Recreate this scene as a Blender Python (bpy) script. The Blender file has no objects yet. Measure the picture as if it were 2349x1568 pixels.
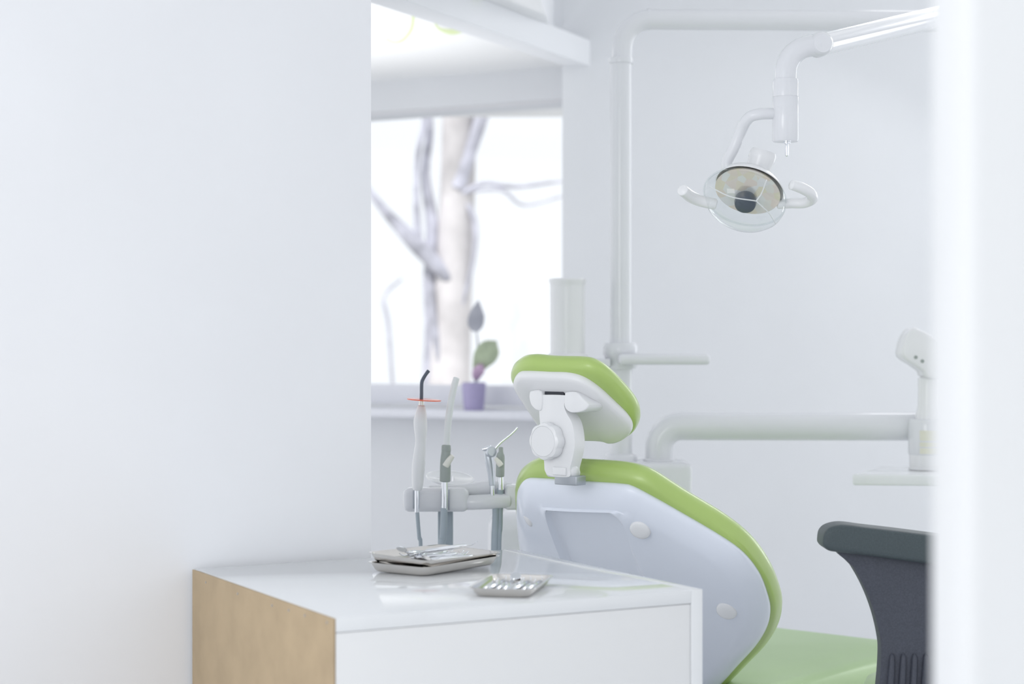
import bpy, bmesh, math, random
from mathutils import Vector, Matrix, Quaternion
random.seed(7)
C = bpy.context.scene.collection
V = Vector
# ---------------------------------------------------------------- camera, world, lights, exposure
F = 4142.0                      # focal length in pixels of the 2349x1568 frame
H = 1.25                        # eye height
cam_d = bpy.data.cameras.new('camera')
cam_d.sensor_width = 36.0
cam_d.lens = F * 36.0 / 2349.0
cam_d.dof.use_dof = True
cam_d.dof.focus_distance = 3.9
cam_d.dof.aperture_fstop = 2.8
cam_d.clip_start = 0.05
cam = bpy.data.objects.new('camera', cam_d); C.objects.link(cam)
cam.location = (0, 0, H); cam.rotation_euler = (math.pi/2, 0, 0)
bpy.context.scene.camera = cam
vs = bpy.context.scene.view_settings
vs.view_transform = 'Standard'; vs.look = 'None'; vs.gamma = 1.0; vs.use_curve_mapping = False
vs.exposure = 0.0
w = bpy.data.worlds.new('sky'); bpy.context.scene.world = w; w.use_nodes = True
bg = w.node_tree.nodes['Background']; bg.inputs[0].default_value = (0.955, 0.975, 1.0, 1); bg.inputs[1].default_value = 1.14
bpy.context.scene.cycles.use_denoising = True
def area(name, loc, target, sx, sy, power, col=(1, 1, 1)):
    l = bpy.data.lights.new(name, 'AREA'); l.shape = 'RECTANGLE'; l.size = sx; l.size_y = sy; l.energy = power; l.color = col
    o = bpy.data.objects.new(name, l); C.objects.link(o); o.location = loc
    o.rotation_euler = (V(target) - V(loc)).to_track_quat('-Z', 'Y').to_euler()
    return o
area('ceiling_lamp', (1.6, 4.4, 2.95), (1.5, 4.5, 0), 1.8, 1.8, 4, (1, 0.98, 0.96))
area('back_ceiling_lamp', (1.9, 6.3, 2.85), (0.9, 3.9, 0.8), 1.3, 0.9, 13, (1, 0.99, 0.98))
area('side_window_light', (3.4, 6.5, 1.7), (0.4, 5.6, 1.3), 0.35, 1.9, 15, (0.95, 0.98, 1))
area('bay_ceiling_fill', (-0.9, 6.75, 0.9), (-0.9, 6.751, 2.42), 0.4, 0.4, 6.3, (1, 0.99, 0.97)).data.spread = math.radians(88)  # added fill, hidden behind the left wall, whitens the low ceiling
area('front_left_fill', (-1.4, 0.8, 1.75), (-0.2, 3.8, 1.0), 1.2, 1.2, 17, (1, 0.99, 0.98))  # added fill for the foreground, no fixture stands here
sun = bpy.data.lights.new('sun', 'SUN'); sun.energy = 2.6; sun.angle = 0.02; sun.color = (1, 0.97, 0.94)
so__ = bpy.data.objects.new('sun', sun); C.objects.link(so__); so__.rotation_euler = V((0.30, 0.56, -0.77)).to_track_quat('-Z', 'Y').to_euler()

# ---------------------------------------------------------------- materials
def mat(name, col, rough=0.5, metal=0.0, noise=0.0, nscale=40, bump=0.0, bscale=300, **kw):
    m = bpy.data.materials.new(name); m.use_nodes = True
    nt = m.node_tree; b = nt.nodes['Principled BSDF']
    b.inputs['Base Color'].default_value = (*col, 1); b.inputs['Roughness'].default_value = rough; b.inputs['Metallic'].default_value = metal
    for k, v in kw.items(): b.inputs[k].default_value = v
    if noise or bump:
        tc = nt.nodes.new('ShaderNodeTexCoord')
    if noise:
        n = nt.nodes.new('ShaderNodeTexNoise'); n.inputs['Scale'].default_value = nscale; n.inputs['Detail'].default_value = 4
        nt.links.new(tc.outputs['Object'], n.inputs['Vector'])
        r = nt.nodes.new('ShaderNodeValToRGB')
        r.color_ramp.elements[0].position = 0.3; r.color_ramp.elements[1].position = 0.7
        r.color_ramp.elements[0].color = (*[c*(1-noise) for c in col], 1); r.color_ramp.elements[1].color = (*[min(1, c*(1+noise)) for c in col], 1)
        nt.links.new(n.outputs['Fac'], r.inputs['Fac']); nt.links.new(r.outputs['Color'], b.inputs['Base Color'])
    if bump:
        n2 = nt.nodes.new('ShaderNodeTexNoise'); n2.inputs['Scale'].default_value = bscale
        nt.links.new(tc.outputs['Object'], n2.inputs['Vector'])
        bp = nt.nodes.new('ShaderNodeBump'); bp.inputs['Strength'].default_value = bump; bp.inputs['Distance'].default_value = 0.002
        nt.links.new(n2.outputs['Fac'], bp.inputs['Height']); nt.links.new(bp.outputs['Normal'], b.inputs['Normal'])
    return m
def clear(name, tint, gloss=0.08, ior=1.45):
    """thin clear sheet: mostly passes light straight on, with a surface reflection"""
    m = bpy.data.materials.new(name); m.use_nodes = True; nt = m.node_tree
    nt.nodes.remove(nt.nodes['Principled BSDF'])
    out = [n for n in nt.nodes if n.type == 'OUTPUT_MATERIAL'][0]
    t = nt.nodes.new('ShaderNodeBsdfTransparent'); t.inputs[0].default_value = (*tint, 1)
    g = nt.nodes.new('ShaderNodeBsdfGlossy'); g.inputs['Roughness'].default_value = gloss
    lw = nt.nodes.new('ShaderNodeLayerWeight'); lw.inputs['Blend'].default_value = 0.5
    pw = nt.nodes.new('ShaderNodeMath'); pw.operation = 'POWER'; pw.inputs[1].default_value = 4.0
    fr = nt.nodes.new('ShaderNodeMath'); fr.operation = 'MULTIPLY_ADD'; fr.inputs[1].default_value = 0.6; fr.inputs[2].default_value = 0.045
    nt.links.new(lw.outputs['Facing'], pw.inputs[0]); nt.links.new(pw.outputs[0], fr.inputs[0])
    mx = nt.nodes.new('ShaderNodeMixShader')
    nt.links.new(fr.outputs[0], mx.inputs[0]); nt.links.new(t.outputs[0], mx.inputs[1]); nt.links.new(g.outputs[0], mx.inputs[2])
    nt.links.new(mx.outputs[0], out.inputs['Surface'])
    return m
M = dict(
    paint=mat('wall_paint', (0.785, 0.80, 0.83), 0.85, noise=0.012, nscale=3),
    jamb=mat('jamb_paint', (0.73, 0.745, 0.76), 0.7, noise=0.01, nscale=4),
    ceil=mat('ceiling_paint', (0.88, 0.89, 0.90), 0.85, noise=0.01, nscale=3),
    floor=mat('floor_vinyl', (0.72, 0.73, 0.75), 0.45, noise=0.05, nscale=12),
    ground=mat('ground_gravel', (0.55, 0.53, 0.5), 0.9, noise=0.25, nscale=20),
    white=mat('white_plastic', (0.80, 0.81, 0.83), 0.22, noise=0.008, nscale=8),
    shell=mat('shell_plastic', (0.78, 0.825, 0.92), 0.2, noise=0.008, nscale=5),
    enamel=mat('white_enamel', (0.73, 0.745, 0.78), 0.14, noise=0.008, nscale=8),
    lacquer=mat('white_lacquer', (0.80, 0.82, 0.84), 0.06, noise=0.006, nscale=4),
    satin=mat('white_laminate', (0.80, 0.81, 0.82), 0.4, noise=0.006, nscale=4),
    mdf=mat('fibreboard', (0.435, 0.335, 0.215), 0.75, noise=0.07, nscale=14, bump=0.15, bscale=900),
    green=mat('green_vinyl', (0.40, 0.56, 0.15), 0.34, noise=0.03, nscale=5, bump=0.03, bscale=700, **{'Coat Weight': 0.8, 'Coat Roughness': 0.28}),
    palegreen=mat('pale_green_vinyl', (0.40, 0.56, 0.29), 0.42, noise=0.03, nscale=5, bump=0.03, bscale=700, **{'Coat Weight': 0.15, 'Coat Roughness': 0.2}),
    steel=mat('stainless_steel', (0.69, 0.67, 0.645), 0.13, 1.0, noise=0.02, nscale=30),
    chrome=mat('chrome', (0.80, 0.82, 0.86), 0.12, 1.0, noise=0.01),
    silver=mat('silver_metal', (0.62, 0.66, 0.71), 0.28, 0.6, noise=0.02),
    alu=mat('grey_metal', (0.42, 0.45, 0.49), 0.35, 0.7, noise=0.02),
    dark=mat('dark_plastic', (0.055, 0.062, 0.085), 0.5, noise=0.15, nscale=300, bump=0.3, bscale=1200),
    darkpad=mat('dark_pad', (0.055, 0.075, 0.085), 0.42, noise=0.12, nscale=300, bump=0.3, bscale=1200),
    black=mat('slot_black', (0.03, 0.033, 0.045), 0.5, noise=0.05),
    hose=mat('grey_hose', (0.36, 0.42, 0.47), 0.4, noise=0.03),
    grip=mat('grey_grip', (0.33, 0.37, 0.355), 0.5, noise=0.05),
    lever=mat('cream_lever', (0.74, 0.74, 0.69), 0.35, noise=0.01),
    rod=mat('dark_glass_rod', (0.10, 0.12, 0.16), 0.12, 0.3, noise=0.05),
    ejector=mat('white_tube', (0.74, 0.77, 0.78), 0.35, noise=0.01),
    orange=mat('orange_shield', (0.85, 0.16, 0.08), 0.15, noise=0.02),
    lampcap=mat('lamp_cap', (0.06, 0.08, 0.11), 0.3, noise=0.05),
    pot=mat('lilac_pot', (0.42, 0.38, 0.60), 0.3, noise=0.04),
    leaf=mat('leaf_green', (0.46, 0.54, 0.38), 0.45, noise=0.15, nscale=25),  # green paled to put the window flare into the colour
    leafglare=mat('leaf_in_glare', (0.46, 0.47, 0.53), 0.5, noise=0.1, nscale=25),  # dark leaf and stem, window glare mixed into the colour
    flower=mat('flower_pink', (0.62, 0.44, 0.62), 0.5, noise=0.1, nscale=25),
    ornament=mat('pale_green_print', (0.66, 0.75, 0.44), 0.7, noise=0.02),
    label=mat('cream_label', (0.72, 0.72, 0.62), 0.5, noise=0.02),
    frame=mat('window_frame', (0.80, 0.81, 0.87), 0.35, noise=0.01),
    bark=mat('birch_bark', (0.66, 0.63, 0.63), 0.8, noise=0.35, nscale=2.2),
    branch=mat('branch_bark', (0.50, 0.50, 0.57), 0.85, noise=0.4, nscale=6),
    glass=clear('window_glass', (0.97, 0.98, 0.99), 0.02),
    shield=clear('clear_shield', (0.95, 0.965, 0.965), 0.04, 1.5),
)
# mirror reflector with its warm reflections painted in as colour patches
def refl():
    m = mat('faceted_reflector', (0.85, 0.83, 0.78), 0.2, 0.55)
    nt = m.node_tree; b = nt.nodes['Principled BSDF']
    tc = nt.nodes.new('ShaderNodeTexCoord'); v = nt.nodes.new('ShaderNodeTexVoronoi'); v.inputs['Scale'].default_value = 55
    r = nt.nodes.new('ShaderNodeValToRGB'); e = r.color_ramp.elements
    e[0].color = (0.88, 0.84, 0.64, 1); e[1].color = (0.92, 0.92, 0.92, 1)
    x = r.color_ramp.elements.new(0.35); x.color = (0.90, 0.80, 0.72, 1)
    x = r.color_ramp.elements.new(0.65); x.color = (0.88, 0.90, 0.84, 1)
    sp = nt.nodes.new('ShaderNodeSeparateColor')
    nt.links.new(tc.outputs['Object'], v.inputs['Vector']); nt.links.new(v.outputs['Color'], sp.inputs[0])
    nt.links.new(sp.outputs[0], r.inputs['Fac']); nt.links.new(r.outputs['Color'], b.inputs['Base Color'])
    return m
M['refl'] = refl()

# ---------------------------------------------------------------- geometry helpers (all take world coordinates)
def P(px, py, Y): return V(((px-1174.5)/F*Y, Y, H-(py-784)/F*Y))      # point at depth Y seen at a pixel of the photo
def ray(px, py): return V(((px-1174.5)/F, 1.0, -(py-784)/F))
def onplane(px, py, p0, n):
    o = V((0, 0, H)); d = ray(px, py); s = (V(p0)-o).dot(n)/d.dot(n); return o+d*s
class G:
    def __init__(s): s.v = []; s.f = []
    def add(s, v, f):
        k = len(s.v); s.v += [V(p) for p in v]; s.f += [[i+k for i in q] for q in f]; return s
    def join(s, g): return s.add(g.v, g.f)
def crom(pts, sub=8, closed=False):
    pts = [V(p) for p in pts]; n = len(pts); out = []
    for i in range(n if closed else n-1):
        a = pts[(i-1) % n] if closed or i > 0 else pts[0]*2-pts[1]
        b = pts[i]; c = pts[(i+1) % n]
        d = pts[(i+2) % n] if closed or i+2 < n else pts[-1]*2-pts[-2]
        for k in range(sub):
            t = k/sub
            out.append(0.5*((2*b)+(c-a)*t+(2*a-5*b+4*c-d)*t*t+(3*b-a-3*c+d)*t**3))
    if not closed: out.append(pts[-1])
    return out
def rings(rs, cap0=True, cap1=True, closed=False):
    g = G(); n = len(rs[0]); v = [p for r in rs for p in r]; f = []
    m = len(rs)
    for i in range(m if closed else m-1):
        a = i*n; b = ((i+1) % m)*n
        for k in range(n): f.append([a+k, a+(k+1) % n, b+(k+1) % n, b+k])
    if not closed:
        for cap, i in ((cap0, 0), (cap1, m-1)):
            if cap:
                c = sum(rs[i], V((0, 0, 0)))/n; v.append(c); q = len(v)-1
                for k in range(n):
                    f.append([q, i*n+(k+1) % n, i*n+k] if i == 0 else [q, i*n+k, i*n+(k+1) % n])
    return g.add(v, f)
def tube(pts, r, n=18, sub=0, caps='round'):
    """round bar along a path; r is one radius or one per point"""
    pts = [V(p) for p in pts]; rad = list(r) if isinstance(r, (list, tuple)) else [r]*len(pts)
    if sub:
        rr = crom([V((x, 0, 0)) for x in rad], sub); pts = crom(pts, sub); rad = [max(1e-5, q.x) for q in rr]
    t0 = (pts[1]-pts[0]).normalized(); t1 = (pts[-1]-pts[-2]).normalized()
    P_, R_ = [], []
    if caps == 'round':
        for k in (0.0, 0.4, 0.75, 0.94):
            P_.append(pts[0]-t0*rad[0]*0.35*(1-k)*1.0); R_.append(rad[0]*max(0.02, math.sqrt(1-(1-k)**2)))
    P_ += pts; R_ += rad
    if caps == 'round':
        for k in (0.94, 0.75, 0.4, 0.0):
            P_.append(pts[-1]+t1*rad[-1]*0.35*(1-k)); R_.append(rad[-1]*max(0.02, math.sqrt(1-(1-k)**2)))
    up = V((0, 0, 1)) if abs(t0.z) < 0.9 else V((1, 0, 0))
    u = (up-t0*up.dot(t0)).normalized(); rs = []
    for i, p in enumerate(P_):
        t = (P_[min(i+1, len(P_)-1)]-P_[max(i-1, 0)])
        t = t.normalized() if t.length > 1e-9 else t0
        u = (u-t*u.dot(t)).normalized(); w_ = t.cross(u)
        rs.append([p+(u*math.cos(a)+w_*math.sin(a))*R_[i] for a in [2*math.pi*k/n for k in range(n)]])
    return rings(rs)
def frame_of(axis):
    a = V(axis).normalized(); up = V((0, 0, 1)) if abs(a.z) < 0.9 else V((1, 0, 0))
    u = (up-a*up.dot(a)).normalized(); return u, a.cross(u), a
def lathe(prof, o, axis=(0, 0, 1), n=40, flute=None, sx=1, sy=1, fr=None):
    """profile of (radius, height along axis)"""
    u, w_, a = fr if fr else frame_of(axis); o = V(o); rs = []
    for r, h in prof:
        rs.append([o+a*h+(u*math.cos(t)*sx+w_*math.sin(t)*sy)*r*((1+flute(t)) if flute else 1) for t in [2*math.pi*k/n for k in range(n)]])
    return rings(rs)
def rbox(c, size, axes=None, bev=0.004, seg=3):
    bm = bmesh.new(); bmesh.ops.create_cube(bm, size=1)
    for v in bm.verts: v.co = V((v.co.x*size[0], v.co.y*size[1], v.co.z*size[2]))
    if bev: bmesh.ops.bevel(bm, geom=bm.edges[:], offset=min(bev, min(size)*0.49), segments=seg, profile=0.5, affect='EDGES')
    X, Y, Z = axes if axes else (V((1, 0, 0)), V((0, 1, 0)), V((0, 0, 1)))
    c = V(c); bm.verts.index_update()
    g = G().add([c+X*v.co.x+Y*v.co.y+Z*v.co.z for v in bm.verts], [[v.index for v in f.verts] for f in bm.faces]); bm.free(); return g
def prism(poly, ext, bev=0.0, seg=3):
    """closed flat outline pushed along ext; all edges may be rounded"""
    bm = bmesh.new(); n = len(poly)
    a = [bm.verts.new(p) for p in poly]; b = [bm.verts.new(V(p)+V(ext)) for p in poly]
    fa = bm.faces.new(a); fb = bm.faces.new(b[::-1])
    for i in range(n): bm.faces.new([a[(i+1) % n], a[i], b[i], b[(i+1) % n]])
    bmesh.ops.recalc_face_normals(bm, faces=bm.faces[:])
    if bev:
        ed = list(set(list(fa.edges)+list(fb.edges)))
        bmesh.ops.bevel(bm, geom=ed, offset=bev, segments=seg, profile=0.5, affect='EDGES', clamp_overlap=True)
    bm.verts.index_update()
    g = G().add([v.co.copy() for v in bm.verts], [[v.index for v in f.verts] for f in bm.faces]); bm.free(); return g
# ---------------------------------------------------------------- object helpers
MW = {}
def tag(o, label=None, cat=None, group=None, kind=None):
    if label: o['label'] = label
    if cat: o['category'] = cat
    if group: o['group'] = group
    if kind: o['kind'] = kind
    return o
def thing(name, label, cat, loc=(0, 0, 0), rz=0, group=None):
    o = bpy.data.objects.new(name, None); C.objects.link(o); o.empty_display_size = 0.05
    o.location = loc; o.rotation_euler = (0, 0, rz); MW[o.name] = Matrix.Translation(V(loc)) @ Matrix.Rotation(rz, 4, 'Z')
    return tag(o, label, cat, group)
def obj(name, g, m, parent=None, ang=40, label=None):
    me = bpy.data.meshes.new(name)
    if parent is not None: mw = MW[parent.name]
    else:
        xs = [p.x for p in g.v]; ys = [p.y for p in g.v]; zs = [p.z for p in g.v]
        mw = Matrix.Translation(V(((min(xs)+max(xs))/2, (min(ys)+max(ys))/2, min(zs))))
    inv = mw.inverted()
    me.from_pydata([inv @ p for p in g.v], [], g.f); me.update()
    bm = bmesh.new(); bm.from_mesh(me); bmesh.ops.recalc_face_normals(bm, faces=bm.faces[:]); bm.to_mesh(me); bm.free()
    me.materials.append(m); me.shade_smooth(); me.set_sharp_from_angle(angle=math.radians(ang))
    o = bpy.data.objects.new(name, me); C.objects.link(o)
    if parent is not None: o.parent = parent
    else: o.matrix_world = mw
    MW[o.name] = mw
    if label: o['label'] = label
    return o
def struct(name, g, m, label=None, parent=None, ang=30):
    o = obj(name, g, m, parent, ang); o['kind'] = 'structure'
    if label: o['label'] = label
    return o
def dup(root, loc, rot, label, group, name=None):
    r = root.copy(); C.objects.link(r); r.location = loc; r.rotation_euler = rot; r['label'] = label; r['group'] = group
    for ch in list(root.children):
        c = ch.copy(); C.objects.link(c); c.parent = r
        for gch in ch.children:
            d = gch.copy(); C.objects.link(d); d.parent = c
    return r
X3, Y3, Z3 = V((1, 0, 0)), V((0, 1, 0)), V((0, 0, 1))

# ---------------------------------------------------------------- the room
CZ = 2.42                                                     # low ceiling over the window bay
wd = V((0.885, -0.466, 0)).normalized(); wn = V((wd.y, -wd.x, 0)).normalized()   # window wall: along, towards the room
wn = -wn if wn.y > 0 else wn
W0 = V((0.2142, 7.68, 0))
def ww(s, z, off=0): p = W0+wd*s+wn*off; return V((p.x, p.y, z))  # s runs to the right along the wall, off into the room
def on_ww(px, py, off=0): return onplane(px, py, W0+wn*off, wn)
def s_of(p): return (V((p.x, p.y, 0))-W0).dot(wd)
ZT = 2.255; ZB = 1.045                                        # glass top and bottom
ZT = on_ww(1075, 249, -0.10).z; ZB = on_ww(1075, 884).z
s0 = s_of(on_ww(700, 500)); s1 = s_of(on_ww(1292, 500))
wt = 0.30
def wall_piece(sa, sb, za, zb): 
    c = (ww(sa, za)+ww(sb, zb))/2 - wn*wt/2
    return rbox(c, (abs(sb-sa), wt, zb-za), (wd, wn, Z3), 0)
g = G()
g.join(wall_piece(-3.0, s0, 0, 2.6)); g.join(wall_piece(s1, 0.6, 0, 2.6)); g.join(wall_piece(s0, s1, 0, ZB-0.10)); g.join(wall_piece(s0, s1, on_ww(1075, 241).z, 2.6))
struct('wall_back', g, M['paint'], 'pale grey wall around the window in the bay at the back')
win = tag(thing('window_1', 'white framed window with a birch tree behind it', 'window', ww((s0+s1)/2, ZB-0.1)), kind='structure')
fz0, fz1 = ZB-0.07, ZT+0.02
def bar(sa, sb, za, zb, off, d, bev=0.006): return rbox((ww(sa, za, off)+ww(sb, zb, off))/2, (abs(sb-sa), d, zb-za), (wd, wn, Z3), bev)
obj('bottom_rail', bar(s0, s1, ZB-0.09, ZB, -0.10, 0.07), M['frame'], win)
obj('top_rail', bar(s0, s1, ZT, ZT+0.03, -0.10, 0.07), M['frame'], win)
obj('side_rail', bar(s1-0.012, s1+0.03, ZB-0.05, ZT+0.02, -0.10, 0.07), M['frame'], win)
obj('side_rail', bar(s0-0.03, s0+0.03, ZB-0.05, ZT+0.02, -0.10, 0.07), M['frame'], win)
obj('pane', bar(s0, s1, ZB-0.01, ZT+0.01, -0.10, 0.006, 0), M['glass'], win)
ZS = on_ww(1075, 941, 0.1).z
obj('window_sill', bar(s0-0.1, s1+0.1, ZS-0.035, ZS, 0.03, 0.26, 0.008), M['frame'], win)

# nearer wall to the right of the bay
g = prism([V((0.195, 7.0, 0)), V((4.6, 7.0, 0)), V((4.6, 7.66, 0)), V((0.235, 7.66, 0))], (0, 0, 3.0))
g.join(rbox((0.1445, 7.33, 2.712), (0.10, 0.66, 0.575), None, 0))
struct('wall_right', g, M['paint'], 'plain pale grey wall behind the dental unit')
# wall on the left, ending behind the cabinet
wl_a = V((-0.629, 3.498, 0)); wl_b = P(857, 1277, 3.697); wl_b.z = 0
wl = (wl_b-wl_a).normalized(); wln = V((-wl.y, wl.x, 0)); wl_b2 = wl_b+wln*0.012
c = wl_b2-wl*1.9+wln*0.06
struct('wall_left', rbox((c.x, c.y, 1.55), (3.8, 0.12, 3.1), (wl, wln, Z3), 0), M['paint'], 'smooth white wall filling the left of the view')
# door jamb close to the camera on the right
jx = (2131-1174.5)/F*1.52
struct('door_1', rbox((jx+0.45, 1.46, 1.4), (0.9, 0.12, 2.8), None, 0.012), M['jamb'], 'blurred white door jamb close by on the right')
# floor, ceilings
struct('floor', rbox((0.6, 4.0, -0.05), (7.5, 9.5, 0.1), None, 0), M['floor'], 'light grey floor')
ea, eb = V((0.213, 7.64, 0)), V((0.098, 6.18, 0)); ed = (eb-ea).normalized()
e0, e1 = ea-ed*0.6, eb+ed*1.3
lo = [V((e0.x, e0.y, CZ)), V((e1.x, e1.y, CZ)), V((-3, e1.y, CZ)), V((-3, 9.4, CZ)), V((e0.x, 9.4, CZ))]
struct('ceiling', prism(lo, (0, 0, 0.10)), M['ceil'], 'low white ceiling over the window bay')
struct('ceiling_high', rbox((1.8, 2.9, 3.06), (8.4, 9.8, 0.12), None, 0), M['ceil'], 'high white ceiling over the treatment room')
struct('trim_1', prism([V((e0.x, e0.y, CZ+0.001)), V((e1.x, e1.y, CZ+0.001)), V((e1.x-0.05, e1.y, CZ+0.001)), V((e0.x-0.05, e0.y, CZ+0.001))], (0, 0, 0.7)), M['paint'], 'upright step between the low and the high ceiling')
# beam under the low ceiling, running into the right wall
zb = 2.32; zf = (zb-H)
def onz(px, py, z): d = ray(px, py); s = (z-H)/d.z; return V((0, 0, H))+d*s
b1, b2 = onz(860, 10, zb), onz(1290, 150, zb); f1, f2 = onz(928, 0, zb), onz(1334, 144, zb)
bd = (f2-f1).normalized()
def ext(p, q): d = q-p; return p-d*0.9, q+d*0.09
b1, b2 = ext(b1, b2); f1, f2 = ext(f1, f2)
struct('trim_2', prism([f1, f2, b2, b1], (0, 0, CZ-zb), 0.003), M['paint'], 'white beam crossing under the low ceiling')
# pale green printed curves on the low ceiling
orn = thing('ceiling_ornament', 'pale green curved line ornament printed on the white ceiling', 'ornament', onz(950, 60, CZ))
def ribbon(name, left, right):
    l = crom([onz(x, y, CZ-0.0005) for x, y in left], 6); r = crom([onz(x, y, CZ-0.0005) for x, y in right], 6)
    g = G(); n = len(l); d = V((0, 0, -0.0015))
    rs = [[l[i], r[i], r[i]+d, l[i]+d] for i in range(n)]
    obj(name, rings(rs), M['ornament'], orn)
ribbon('thin_curve', [(941, 20), (944, 45), (938, 70), (921, 90), (903, 95), (885, 86)], [(948, 20), (951, 46), (945, 72), (925, 94), (903, 98), (884, 90)])
ribbon('thick_curve', [(995, 40), (1005, 60), (1020, 66), (1045, 66), (1070, 58)], [(992, 46), (1004, 66), (1022, 76), (1040, 79), (1068, 72)])
ribbon('thick_stripe', [(1082, -14), (1080, 4), (1074, 30)], [(1106, -14), (1107, 6), (1104, 30)])

# ---------------------------------------------------------------- outdoors
struct('ground', rbox((0, 16, -0.65), (16, 15, 0.3), None, 0), M['ground'], 'pale ground outside the window')
tree = thing('birch_tree', 'pale birch tree with bare branches outside the window', 'tree', (P(1030, 900, 13).x, 13, -0.5))
def pt(px, py, Y=13): return P(px, py, Y)
obj('trunk', tube([V((pt(1020, 900).x, 13, -0.55)), pt(1030, 900), pt(1040, 650), pt(1050, 420), pt(1055, 230), pt(1070, 20), pt(1080, -300)], [0.2, 0.155, 0.135, 0.125, 0.12, 0.11, 0.06], 16, 4), M['bark'], tree)
obj('side_trunk', tube([pt(985, 900), pt(990, 760), pt(985, 640), pt(992, 520), pt(975, 400), pt(985, 300), pt(972, 200), pt(960, 20)], [0.06, 0.05, 0.045, 0.045, 0.035, 0.03, 0.04, 0.02], 12, 4), M['branch'], tree)
for pts, r in (
    ([(1030, 640), (985, 590), (940, 545), (880, 480), (820, 400)], [.04, .06, .055, .03, .02]),
    ([(1020, 900), (1008, 820), (992, 720), (988, 650)], [.03, .028, .03, .02]),
    ([(960, 560), (955, 450), (958, 360), (975, 270)], [.03, .022, .02, .02]),
    ([(1050, 430), (1085, 330), (1110, 245), (1130, 120)], [.05, .045, .05, .03]),
    ([(1050, 450), (1110, 420), (1180, 428), (1290, 415)], [.02, .018, .016, .01]),
    ([(1060, 440), (1150, 435), (1200, 470), (1290, 450)], [.012, .014, .01, .008]),
    ([(900, 880), (890, 740), (880, 680), (920, 640)], [.012, .014, .012, .008]),
    ([(1060, 700), (1085, 600), (1090, 520), (1075, 470)], [.014, .016, .02, .02])):
    obj('branch', tube([pt(*p, 12.9) for p in pts], r, 10, 4), M['branch'], tree)

# ---------------------------------------------------------------- plant on the sill
pc = onplane(1087, 942, W0+wn*0.08, wn); pz = ZS; k = pc.y/F
pl = thing('potted_plant', 'potted plant with an oval leaf in a lilac pot on the window sill', 'plant', (pc.x, pc.y, pz))
prof = [(0.001, 0.0), (22*k, 0.0), (23*k, .004), (28*k, 55*k), (27.5*k, 64*k), (25*k, 62*k), (23*k, 20*k), (0.001, 20*k)]
obj('pot', lathe(prof, (pc.x, pc.y, pz), n=32), M['pot'], pl)
def blade(name, path, ws, m, thick=0.0025):
    pth = crom(path, 5); wsx = [q.x for q in crom([V((a, 0, 0)) for a in ws], 5)]; rs = []
    for i, p in enumerate(pth):
        t = (pth[min(i+1, len(pth)-1)]-pth[max(i-1, 0)]).normalized(); s = t.cross(V((0.2, -1, 0.15))).normalized(); nn = s.cross(t)
        a = max(0.0006, wsx[i])
        rs.append([p+s*a*math.cos(q)+nn*(thick*math.sin(q)-0.12*a*abs(math.cos(q))) for q in [2*math.pi*j/10 for j in range(10)]])
    return obj(name, rings(rs), m, pl)
def q_(px, py, dy=0): return P(px, py, pc.y+dy)
blade('leaf', [q_(1094, 868), q_(1098, 845), q_(1112, 818, -.03), q_(1128, 795, -.02), q_(1138, 782, 0)], [4*k, 14*k, 26*k, 22*k, 2*k], M['leaf'])
blade('leaf', [q_(1090, 760), q_(1091, 745), q_(1094, 720, -.02), q_(1097, 690, 0)], [7*k, 18*k, 17*k, 2*k], M['leafglare'])
obj('stem', tube([V((pc.x, pc.y, pz+20*k)), q_(1095, 840), q_(1096, 790), q_(1091, 750)], [5*k, 3*k, 2*k, 1.5*k], 8, 4), M['leafglare'], pl)
blade('flower', [q_(1092, 872), q_(1096, 855, -.02), q_(1103, 842, -.03), q_(1106, 832)], [6*k, 13*k, 10*k, 2*k], M['flower'])

# ---------------------------------------------------------------- cabinet
TZ = H-0.44
cN = V((-0.2847, 2.879, 0)); cu = V((0.8805, 0.474, 0)).normalized(); cv = V((-cu.y, cu.x, 0)); CL = 0.708
ang_c = math.atan2(cu.y, cu.x)
cc = cN+cu*CL/2+cv*CL/2
cab = thing('cabinet', 'white lacquered cabinet with a raw brown fibreboard side', 'cabinet', (cc.x, cc.y, 0), ang_c)
def cb(u0, u1, v0, v1, z0, z1, bev=0.0015):
    c = cN+cu*(u0+u1)/2+cv*(v0+v1)/2; return rbox((c.x, c.y, (z0+z1)/2), (u1-u0, v1-v0, z1-z0), (cu, cv, Z3), bev, 2)
obj('side_panel', cb(0, 0.004, 0.001, CL, 0.0, TZ-0.001, 0.0008), M['mdf'], cab, label='raw brown fibreboard side panel')
obj('top_panel', cb(0.0045, CL-0.0235, 0.0, CL, TZ-0.0235, TZ, 0.0006), M['lacquer'], cab)
obj('end_panel', cb(CL-0.0235, CL, -0.001, CL, 0, TZ+0.0003, 0.0006), M['lacquer'], cab)
obj('front_panel', cb(0.0045, CL-0.024, 0.0015, 0.020, 0.02, TZ-0.0245), M['satin'], cab)
obj('carcass', cb(0.0045, CL-0.024, 0.022, CL-0.002, 0.0, TZ-0.024), M['satin'], cab)
# grey dowel marks on the raw board
for (px, py) in ((472, 1335), (545, 1361), (624, 1388), (662, 1399), (699, 1411), (750, 1427), (427.5, 1368), (427.5, 1495)):
    p = onplane(px, py, cN-cu*0.0004, cu); 
    d = obj('dowel_mark', lathe([(0.0005, 0.0003), (0.0022, 0.0003), (0.0022, -0.0003), (0.0005, -0.0003)], p, -cu, 10), M['alu'], cab)

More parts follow.
